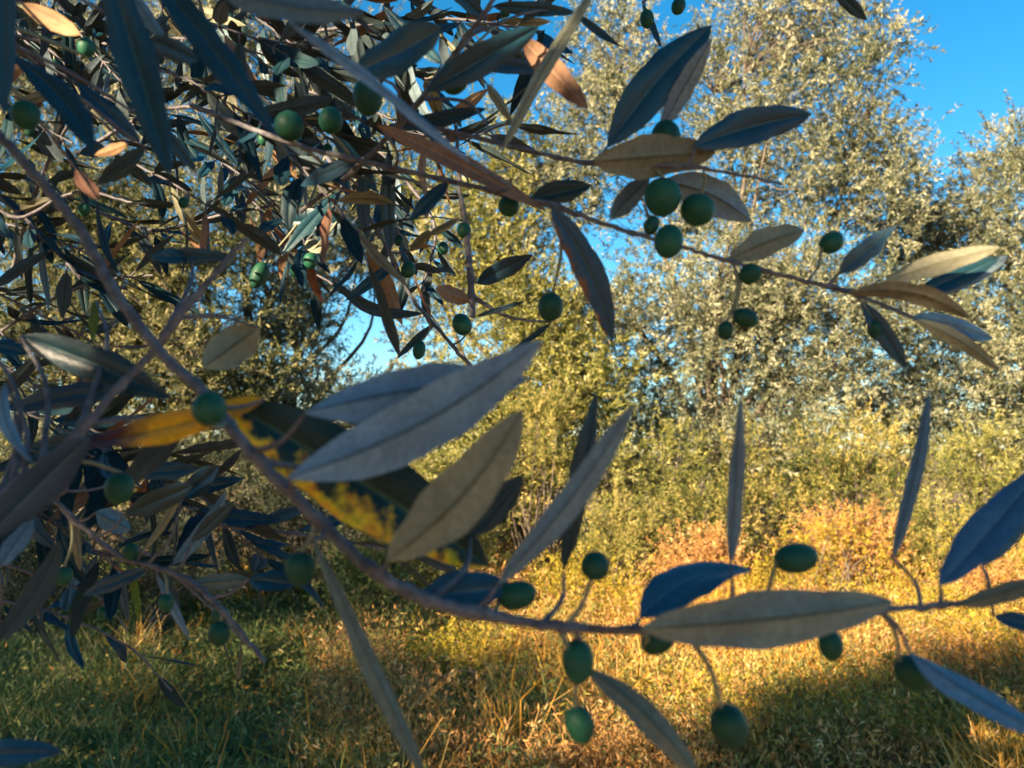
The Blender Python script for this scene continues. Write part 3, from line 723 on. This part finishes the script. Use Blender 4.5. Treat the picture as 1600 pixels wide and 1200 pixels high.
FILL_LEAVES = []
GN = 'olive branches close to the camera'
branch('longest grey-brown olive branch, curving from the upper left down to the right edge',
    [(-40, 170, .34, 20), (40, 255, .33, 22), (120, 350, .32, 24), (180, 455, .31, 25), (250, 550, .30, 25), (315, 610, .29, 25), (370, 680, .28, 27), (430, 745, .275, 27), (500, 815, .27, 27),
     (575, 885, .265, 28), (650, 930, .265, 30), (760, 960, .27, 28), (870, 978, .27, 20), (1010, 985, .275, 17), (1200, 975, .28, 15), (1390, 952, .28, 14), (1500, 942, .285, 14), (1650, 912, .29, 10)],
    [(452, 747, 848, 532, 96, 'U', dict(off=-.03, dd=.03, bend=-.045, up=14, fold=.2, twist=.25, lab='large pale grey leaf in front of the blotched yellow leaf')),
     (478, 645, 825, 592, 78, 'U', dict(off=-.012, dd=.03, bend=.03, up=30, fold=.22, lab='blue-grey leaf behind the large pale grey leaf')),
     (606, 876, 818, 640, 92, 'U', dict(off=-.02, dd=.0, bend=-.05, up=-10, var='w', fold=.24, lab='brownish grey leaf hanging beside the large pale grey leaf')),
     (362, 632, 765, 885, 125, 'T', dict(off=.02, dd=.05, bend=.01, up=2, var='mot', fold=.06, twist=0, lab='broad dark green leaf with yellow and orange blotches along its lower edge')),
     (415, 624, 118, 695, 44, 'T', dict(off=.012, dd=.03, bend=.03, up=42, var='yel', fold=.15, twist=.2, lab='orange-yellow leaf with red-brown tip')),
     (735, 838, 818, 742, 46, 'T', dict(off=.05, up=5)),
     (640, 690, 560, 640, 30, 'T', dict(off=.06, up=0)),
     (490, 845, 668, 1225, 30, 'U', dict(off=-.01, dd=-.05, bend=.03, up=35, var='w', twist=.8, lab='narrow grey-green leaf curving down to the bottom edge')),
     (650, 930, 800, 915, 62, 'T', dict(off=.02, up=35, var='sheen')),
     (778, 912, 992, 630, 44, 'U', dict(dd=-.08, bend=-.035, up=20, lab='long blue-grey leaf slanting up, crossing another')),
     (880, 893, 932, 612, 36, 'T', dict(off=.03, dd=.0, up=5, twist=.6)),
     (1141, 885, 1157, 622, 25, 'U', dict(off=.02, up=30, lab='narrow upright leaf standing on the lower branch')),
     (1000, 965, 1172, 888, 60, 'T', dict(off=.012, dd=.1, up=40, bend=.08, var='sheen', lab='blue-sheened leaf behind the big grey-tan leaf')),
     (1002, 982, 1398, 940, 84, 'U', dict(off=-.025, dd=.02, up=-6, bend=-.01, var='spot', fold=.24, lab='big grey-tan leaf lying along the lower branch')),
     (918, 1045, 1092, 1215, 44, 'U', dict(off=.0, dd=-.05, up=25, bend=.04, var='w', twist=.6)),
     (1395, 872, 1452, 610, 22, 'U', dict(off=.03, dd=.06, up=35, bend=-.03, lab='slender upright leaf by the right edge')),
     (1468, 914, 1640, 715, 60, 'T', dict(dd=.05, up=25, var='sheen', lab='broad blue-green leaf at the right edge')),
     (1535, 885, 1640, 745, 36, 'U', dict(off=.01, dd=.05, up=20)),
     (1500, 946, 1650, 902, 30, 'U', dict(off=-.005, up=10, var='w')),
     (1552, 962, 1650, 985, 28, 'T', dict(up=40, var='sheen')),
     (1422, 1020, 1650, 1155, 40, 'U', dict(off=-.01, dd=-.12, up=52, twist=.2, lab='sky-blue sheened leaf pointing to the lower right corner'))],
    [(327, 638, 52, 54, 10, .262, 'round green olive on the orange-yellow leaf'), (470, 888, 48, 54, 0), (808, 930, 46, 62, 75, .28), (930, 884, 46, 46, 20), (903, 1033, 50, 68, 0), (906, 1132, 47, 60, -15),
     (1140, 1135, 58, 70, -25), (1028, 1000, 42, 58, 70, .30), (1298, 1008, 37, 48, 0, .30), (1427, 1052, 50, 64, -50), (1244, 872, 48, 74, 85)], group=GN)
branch('fruiting olive branch running from the dark tangle to the right, under three clustered olives',
    [(300, 165, .50, 12), (450, 222, .47, 12), (590, 258, .45, 12), (720, 287, .43, 12), (850, 318, .41, 13), (960, 355, .40, 10), (1040, 378, .39, 9), (1120, 403, .385, 9), (1210, 427, .38, 10), (1345, 460, .375, 8)],
    [(590, 195, 855, 330, 30, 'T', dict(off=-.06, var='dry', up=30, bend=.02, lab='brown withered leaf along the top of the stem')),
     (860, 322, 957, 532, 46, 'T', dict(off=-.01, var='edge', up=15, bend=.05, lab='hanging blue-green leaf with browned edge')),
     (735, 255, 445, 30, 18, 'U', dict(off=-.12, dd=-.15, up=55, bend=.02, lab='thin pale leaf seen edge-on')),
     (830, 310, 925, 290, 36, 'T', dict(up=10)),
     (1135, 406, 1257, 360, 44, 'U', dict(var='w', up=-10, bend=.03)), (1310, 427, 1398, 354, 32, 'T', dict(up=25, var='sheen')),
     (1384, 440, 1562, 386, 34, 'U', dict(d=.375, var='w', up=15, bend=.03, lab='grey leaf with sunlit tip at the end of the twig')), (1434, 458, 1562, 402, 32, 'T', dict(d=.385, up=15)), (1472, 460, 1575, 400, 24, 'U', dict(d=.395, up=5)),
     (1325, 457, 1517, 498, 32, 'U', dict(off=-.01, var='w', up=-30, bend=.08, lab='arched brownish leaf at the end of the twig')), (1424, 494, 1552, 530, 30, 'T', dict(d=.39, up=25, var='sheen')), (1430, 500, 1562, 580, 24, 'U', dict(d=.38, var='w', up=0, bend=.04)),
     (1345, 470, 1417, 577, 28, 'T', dict(up=10)), (700, 285, 640, 345, 24, 'T', dict()), (560, 250, 470, 290, 26, 'T', dict())],
    [(1045, 377, 45, 54, 10), (1172, 428, 32, 36, 60), (1165, 497, 31, 40, -65), (1133, 516, 25, 30, 10), (1299, 379, 34, 40, 60), (1368, 516, 24, 36, -25), (1018, 352, 24, 32, 20), (795, 322, 34, 34, 0), (860, 480, 40, 46, 10, .42)], group=GN)
branch('twig above the three clustered olives, bearing two broad dark leaves like raised ears',
    [(640, 190, .47, 11), (800, 228, .44, 11), (925, 256, .41, 10), (1085, 262, .40, 8), (1222, 288, .39, 6)],
    [(950, 228, 1112, 40, 66, 'T', dict(up=0, dd=.04, bend=.03, lab='broad dark leaf pointing up to the sky')), (1030, 205, 1112, 60, 32, 'U', dict(off=.02, up=5)),
     (928, 252, 1118, 238, 66, 'U', dict(off=-.02, var='w', up=-12, lab='grey-brown leaf lying across the twig')), (1085, 228, 1268, 178, 56, 'T', dict(up=10, bend=.03, lab='dark leaf pointing right from the twig')),
     (1035, 282, 1174, 346, 56, 'U', dict(off=.025, up=-5, bend=.06)), (1015, 278, 953, 342, 34, 'U', dict(off=.03, up=-20))],
    [(1035, 308, 58, 60, 0), (1090, 328, 54, 50, 10, .405), (1040, 213, 46, 50, 0, .42)], group=GN)
branch('thick dim twig at the left, its pale upper end crossing the long branch',
    [(-60, 830, .30, 24), (20, 765, .31, 24), (110, 690, .32, 22), (190, 600, .33, 19), (235, 555, .335, 18), (300, 470, .34, 16), (385, 372, .35, 10)],
    [(140, 682, -30, 850, 62, 'T', dict(off=-.03, up=-25, lab='wide dark leaf along the thick twig')), (405, 512, 316, 575, 62, 'U', dict(off=.01, var='w', up=0, droop=.12, fold=.35)),
     (32, 525, 268, 622, 56, 'T', dict(d=.36, up=-15, var='n', lab='dark leaf with sunlit end')), (22, 637, 195, 612, 38, 'T', dict(d=.35, up=15, bend=.05)), (8, 600, 52, 725, 20, 'U', dict(d=.33, up=10, bend=-.1)),
     (-20, 535, 42, 552, 26, 'T', dict(d=.36, up=40)), (0, 885, 52, 812, 30, 'U', dict(d=.33)), (300, 400, 236, 402, 26, 'T', dict(d=.4)), (365, 402, 235, 398, 25, 'T', dict(d=.4, up=5)), (150, 470, 146, 535, 14, 'T', dict(d=.42, var='grn')),
     (285, 668, 186, 765, 38, 'T', dict(d=.36, up=0)), (160, 690, 40, 700, 34, 'T', dict(d=.37, up=-5)), (-5, 1002, 95, 845, 38, 'T', dict(d=.34, up=0, bend=-.06, lab='dark leaf hanging at the left edge'))],
    [(187, 763, 44, 50, 5, .33), (40, 770, 50, 56, 30, .36)], group=GN)
branch('pinkish low twig sloping down at the lower left, its end lit by the sun',
    [(60, 755, .46, 10), (120, 815, .46, 12), (190, 870, .455, 11), (255, 890, .45, 10), (310, 918, .44, 14), (370, 980, .43, 12), (414, 1034, .42, 10)],
    [(222, 862, 292, 752, 12, 'U', dict(var='w', up=40)), (270, 882, 354, 768, 24, 'U', dict(up=20, bend=-.04, lab='blue-grey leaf raised from the low twig')), (300, 845, 368, 782, 22, 'T', dict()),
     (195, 805, 302, 758, 36, 'T', dict(up=0)), (285, 775, 342, 728, 34, 'T', dict(up=30)), (150, 800, 205, 828, 34, 'U', dict(up=20)), (110, 800, 126, 892, 14, 'U', dict(var='w')), (300, 912, 392, 905, 26, 'U', dict(var='w', up=15, lab='tan leaf at the sunlit bend')),
     (390, 905, 462, 915, 34, 'T', dict(up=30)), (205, 880, 218, 972, 12, 'T', dict(var='grn')), (245, 898, 297, 1000, 13, 'U', dict()), (230, 890, 130, 930, 24, 'T', dict()), (210, 740, 312, 732, 28, 'T', dict(d=.5, up=5))],
    [(343, 990, 34, 38, 0), (345, 962, 28, 30, 0, .46), (260, 942, 24, 28, 0), (205, 862, 24, 28, 0), (100, 900, 26, 30, 0)], group=GN)
branch('thin dark twig hanging through the middle left, carrying small olives above the sky gap',
    [(500, 230, .72, 8), (590, 360, .69, 8), (640, 460, .67, 8), (690, 520, .66, 8), (745, 580, .65, 8), (800, 610, .64, 6)],
    [(572, 372, 629, 508, 26, 'U', dict(var='dry', up=10, lab='dry leaf glowing orange in the sun')), (520, 440, 662, 490, 20, 'T', dict(bend=-.14, up=-10)), (640, 392, 678, 358, 16, 'U', dict(var='w')), (550, 350, 440, 345, 44, 'T', dict(up=-5)),
     (620, 410, 540, 470, 18, 'T', dict()), (480, 375, 500, 395, 22, 'U', dict(var='w')), (680, 505, 620, 560, 12, 'T', dict()), (530, 300, 440, 400, 20, 'T', dict()), (610, 390, 605, 240, 24, 'T', dict(d=.6)), (590, 300, 520, 210, 26, 'T', dict(d=.6, up=30))],
    [(722, 507, 30, 36, -25), (638, 421, 23, 27, 10), (655, 547, 20, 30, 10), (485, 408, 22, 26, 0), (775, 585, 26, 34, 70), (405, 430, 26, 44, 20)], group=GN)
branch('short upright twig with a brownish sunlit lower end, left of the hanging browned leaf',
    [(712, 180, .60, 8), (718, 290, .585, 10), (728, 360, .58, 13), (735, 430, .575, 15), (738, 495, .57, 12)],
    [(745, 442, 832, 398, 30, 'T', dict(up=0)), (735, 470, 680, 450, 26, 'U', dict(var='dry')), (742, 495, 822, 470, 9, 'T', dict()), (862, 504, 794, 552, 9, 'T', dict(d=.57)), (720, 340, 670, 365, 12, 'U', dict(var='w'))],
    [(725, 360, 22, 26, 0)], group=GN)
branch('twig above the top left corner with broad drooping dark leaves',
    [(-140, 20, .33, 18), (-60, -70, .30, 18), (100, -100, .28, 18), (250, -80, .27, 16), (400, -40, .25, 12), (600, -60, .25, 8)],
    [(8, -60, 6, 182, 34, 'T', dict(up=15)), (158, -90, 266, 275, 62, 'T', dict(up=0, lab='broadest dark leaf drooping from the top edge')), (232, -50, 434, 216, 48, 'T', dict(up=20, lab='teal leaf slanting down from the top edge')),
     (20, 85, 145, 235, 44, 'T', dict(d=.32, up=15, bend=.08)), (195, -25, 260, 68, 22, 'U', dict(d=.34, up=30)), (345, -12, 570, 22, 44, 'U', dict(up=40, dd=-.1)), (120, 130, 220, 225, 30, 'T', dict(d=.36, up=25)), (255, 205, 306, 268, 22, 'T', dict(d=.38, up=30)),
     (228, 232, 152, 288, 28, 'T', dict(d=.37, up=15)), (35, 5, 125, 55, 30, 'U', dict(d=.4, var='dry')), (200, 225, 148, 243, 16, 'U', dict(d=.42, var='dry')), (120, 265, 152, 312, 24, 'U', dict(d=.42, var='dry')), (230, 60, 310, 95, 34, 'T', dict(d=.34, up=0))],
    [(40, 180, 42, 46, 0, .34), (135, 74, 26, 30, 0, .40)], group=GN)
branch('dark twig climbing to the top edge, with a rounded teal leaf',
    [(470, 330, .52, 10), (560, 260, .49, 11), (650, 165, .46, 11), (720, 70, .44, 10), (800, -40, .42, 9)],
    [(555, 112, 690, 42, 62, 'T', dict(d=.36, up=35, var='sheen', lab='rounded teal leaf')), (668, 142, 842, 42, 48, 'T', dict(d=.40, up=0)), (785, 235, 935, -25, 22, 'U', dict(d=.38, var='w', up=30, lab='narrow grey leaf slanting up to the top edge')), (815, 60, 918, 170, 40, 'U', dict(d=.42, var='dry', up=0, fold=.4, lab='folded brown leaf with a sunlit spot')),
     (900, 22, 968, 72, 13, 'T', dict(d=.5)), (720, 90, 850, 110, 28, 'T', dict(d=.47)), (770, 10, 900, 20, 22, 'T', dict(d=.47)), (620, 200, 760, 170, 24, 'T', dict(d=.5)), (690, 100, 600, 10, 26, 'T', dict(d=.5)), (760, 30, 690, -30, 22, 'T', dict(d=.5)), (640, 170, 700, 240, 18, 'T', dict()), (760, 130, 800, 190, 16, 'U', dict(var='w'))],
    [(710, 122, 46, 52, 20, .42), (575, 152, 46, 58, 0, .42), (452, 197, 46, 46, 0, .45), (517, 188, 38, 42, 0, .46), (790, 18, 16, 18, 0, .6)], group=GN)
branch('little twig dropping from the top edge into the open sky with two dark olives',
    [(1085, -50, .62, 7), (1040, -25, .61, 6), (1004, 4, .60, 5)], [(1004, 6, 1033, 74, 11, 'T', dict())], [(1011, 30, 22, 30, -10), (1060, 10, 22, 28, 20)], group=GN)
branch('leaf-tipped twig poking in from the top edge before the crown of the tall tree', [(1200, -90, .5, 7), (1300, -20, .5, 5)], [(1302, -18, 1354, 32, 20, 'T', dict(up=0))], group=GN)
branch('single blue-grey leaf on a twig poking in at the lower left corner', [(-120, 1100, .3, 12), (-70, 1180, .3, 10), (-40, 1250, .3, 8)], [(-60, 1185, 97, 1176, 40, 'T', dict(up=35))], group=GN)

# the tangle of twigs further in, in the upper left
GF = 'dim twigs of the tangle behind the near leaves'
fill = [('dim leafy twig crossing the very top left corner behind the broad drooping leaves', [(-60, 40, .75, 9), (120, 70, .72, 9), (300, 60, .7, 7), (430, 90, .68, 5)]),
        ('dim twig rising through the left tangle beside a pinkish lit stem', [(20, 420, .8, 9), (60, 290, .76, 9), (110, 190, .74, 8), (170, 100, .72, 5)]),
        ('dim twig arching under the drooping leaves towards the pair of shiny olives', [(120, 240, .7, 9), (260, 170, .68, 9), (400, 190, .66, 8), (520, 240, .64, 5)]),
        ('leafy dim twig across the top centre, before blue sky', [(430, 60, .75, 9), (560, 40, .73, 8), (700, 30, .72, 7), (850, 50, .7, 5)]),
        ('dim twig hanging down just left of the small olives and sky gap', [(330, 230, .9, 9), (400, 320, .88, 8), (450, 395, .86, 7), (520, 445, .85, 5)]),
        ('dim twig low in the left tangle behind the thick forked twig', [(-60, 560, .7, 9), (60, 480, .68, 8), (150, 440, .67, 7), (240, 430, .66, 5)]),
        ('dim twig behind the orange-yellow leaf, sinking to the left', [(330, 690, .6, 8), (240, 740, .6, 8), (130, 760, .6, 7), (30, 800, .6, 5)]),
        ('dim twig running right below the rounded teal leaf', [(480, 150, .62, 8), (600, 200, .6, 8), (720, 215, .6, 7), (800, 190, .6, 5)]),
        ('dim drooping twig left of the upright sunlit twig', [(560, 200, .95, 8), (640, 290, .93, 8), (680, 360, .92, 7), (660, 450, .9, 5)]),
        ('dim leafy twig behind the crossing of the two thick branches', [(150, 330, .85, 8), (240, 360, .83, 8), (330, 340, .82, 7), (430, 320, .8, 5)]),
        ('dim sparse twig in the lower left over the shaded grass', [(-50, 860, .6, 8), (60, 900, .6, 7), (150, 930, .6, 6), (200, 985, .6, 4)]),
        ('dim twig crossing under the broad leaf with yellow blotches', [(330, 820, .55, 8), (430, 830, .55, 7), (560, 850, .56, 6), (690, 870, .57, 4)]),
        ('dim leafy twig between the long branch and the left edge', [(-40, 300, .6, 8), (30, 340, .6, 8), (120, 300, .6, 7), (220, 320, .6, 5)])]
fill += [('dim twig hanging over the shaded grass below the pinkish low twig', [(-40, 930, .7, 7), (90, 960, .7, 6), (200, 1010, .7, 5), (270, 1080, .7, 4)]),
         ('dim leafy twig slanting down behind the lowest small olives', [(160, 820, .7, 8), (250, 880, .7, 7), (330, 950, .7, 6), (390, 1010, .7, 4)])]
for i, (lb, pts) in enumerate(fill):
    sparse = i >= 10
    branch(lb, pts, olives=[(pts[2][0] + 12, pts[2][1] + 28, 18, 21, 0)] if i % 2 == 0 else (), auto=dict(step=.028 if sparse else .017, len=.055, dens=.6 if sparse else .8, hang=-.2), group=GF)

# the deepest part of that tangle
deep = [(-60, -40, 35, 'behind the upright teal leaf in the top left corner'), (60, -50, 50, 'just behind the broadest drooping leaf'),
        (190, -60, 42, 'between the broadest drooping leaf and the slanting teal leaf'), (320, -50, 40, 'above the upper end of the slanting teal leaf'),
        (430, -40, 25, 'left of the rounded teal leaf, against the top edge'), (560, -40, 22, 'right of the rounded teal leaf, before the blue sky'),
        (-70, 110, 25, 'around the dark olive at the left edge'), (80, 110, 20, 'under the small half-lit olive by the left edge'),
        (220, 100, 18, 'left of the pair of olives lit at their tops'), (350, 110, 30, 'right behind the pair of olives lit at their tops'),
        (470, 140, 15, 'under the thin pale leaf seen edge-on'), (-80, 230, 40, 'below the start of the long branch, at the left edge'),
        (140, 215, 25, 'under the tip of the broadest drooping leaf'), (290, 215, 35, 'below the tip of the slanting teal leaf'),
        (420, 200, 50, 'left of the glowing orange dry leaf'), (560, 225, 60, 'right of the glowing orange dry leaf'),
        (0, -20, 60, 'crossing the two curled sunlit leaves at the top left'), (260, 20, 12, 'across the middle of the slanting teal leaf'), (400, 60, 8, 'touching the foot of the rounded teal leaf'),
        (-70, 330, 12, 'at the left edge over the teal leaf tip'), (-80, 430, 20, 'at the left edge above the dark sunlit-ended leaf'),
        (-60, 820, 5, 'in the lower left under the pinkish low twig'), (120, 700, 20, 'behind the round olive under the orange-yellow leaf'), (250, 740, 30, 'behind the blue-grey leaf raised from the low twig'),
        (-80, 520, 25, 'at the left edge under the dark sunlit-ended leaf'), (20, 640, 10, 'across the lower part of the thick dim twig'),
        (-80, 610, 15, 'at the left edge behind the thick dim twig'), (-60, 720, 30, 'at the lower left behind the wide dark leaf'), (60, 620, 45, 'under the orange-yellow leaf')]
for k, (x0, y0, ang, where) in enumerate(deep):
    dd, a = random.uniform(.5, .85), R(ang); ln = random.uniform(190, 280)
    pts = [(x0 + ln * q * math.cos(a) + random.uniform(-14, 14), y0 + ln * q * math.sin(a) + 30 * q * q, dd * (1 - .06 * q), 6 - 2.5 * q) for q in (0, .33, .66, 1)]
    branch('thin dark leafy twig ' + where, pts, olives=[(pts[2][0] + 10, pts[2][1] + 26, 15, 18, 0)] if k % 3 == 0 else (),
           auto=dict(step=.015, len=.056, dens=.88, hang=-.2), group='thin dark twigs of the deepest tangle')

# ------------------------------------------------------------------ the trees at the viewer's back that shade the near branches
def shaft(px, py, d, r): return (np.array(P(px, py, d)), r)
shafts = [shaft(1515, 395, .375, .016), shaft(70, 548, .355, .007), shaft(880, 125, .42, .014), shaft(600, 440, .69, .03), shaft(738, 460, .57, .02), shaft(325, 925, .44, .010), shaft(893, 1140, .275, .001),
          shaft(100, 35, .4, .014), shaft(340, 60, .7, .03), shaft(175, 232, .42, .012), shaft(135, 285, .42, .012), shaft(85, 480, .6, .02), shaft(660, 375, .67, .014),
          shaft(120, 850, .46, .006), shaft(485, 372, .7, .014), shaft(430, 140, .68, .02), shaft(700, 250, .6, .02), shaft(85, 240, .75, .03)]
for q in random.sample([q for q in FILL_LEAVES if q[2] > 1.5], min(62, len(FILL_LEAVES))): shafts.append((q, random.uniform(.016, .030)))
GC = 'olive trees at the photographer\'s back'
tree('olive_tree', 'dense olive tree standing close behind the viewpoint, shading the near branches', 'tree', (-1.9, -2.1),
     [((-2.3, -1.9, 2.26), (2.3, 0.75, 0.70), 132)], M_CR_DARK, twigs=16, leaves=24, leaf_len=0.075, clump=0.36, trunk_r=0.16, fork=1.2, group=GC, holes=shafts, limbs=6)
tree('olive_tree', 'wide olive tree behind the viewpoint, second from the right of its row', 'tree', (-6.4, -2.3),
     [((-6.6, -2.0, 2.4), (1.7, 0.8, 1.25), 140)], M_CR_DARK, twigs=14, leaves=20, leaf_len=0.085, clump=0.38, trunk_r=0.18, fork=1.1, group=GC, holes=shafts, limbs=6)
tree('olive_tree', 'tallest olive tree behind the viewpoint, throwing shade over the left ground', 'tree', (-10.4, -2.4),
     [((-10.4, -2.2, 3.3), (3.1, 1.0, 2.3), 250)], M_CR_DARK, twigs=13, leaves=18, leaf_len=0.10, clump=0.42, trunk_r=0.24, fork=1.4, group=GC, limbs=7)

tree('olive_tree', 'spreading olive tree overhead on the left, whose outer twigs hang into view', 'tree', (-1.9, -0.5),
     [((-1.6, -0.45, 2.35), (1.1, 0.40, 0.45), 64), ((-0.6, -0.5, 2.3), (0.5, 0.3, 0.35), 16), ((-1.9, -1.0, 2.5), (1.0, 0.4, 0.5), 50)], M_CR_DARK, twigs=15, leaves=22, leaf_len=0.075, clump=0.30, trunk_r=0.13, fork=1.3, up=0.2, group=GC, holes=shafts, limbs=5)
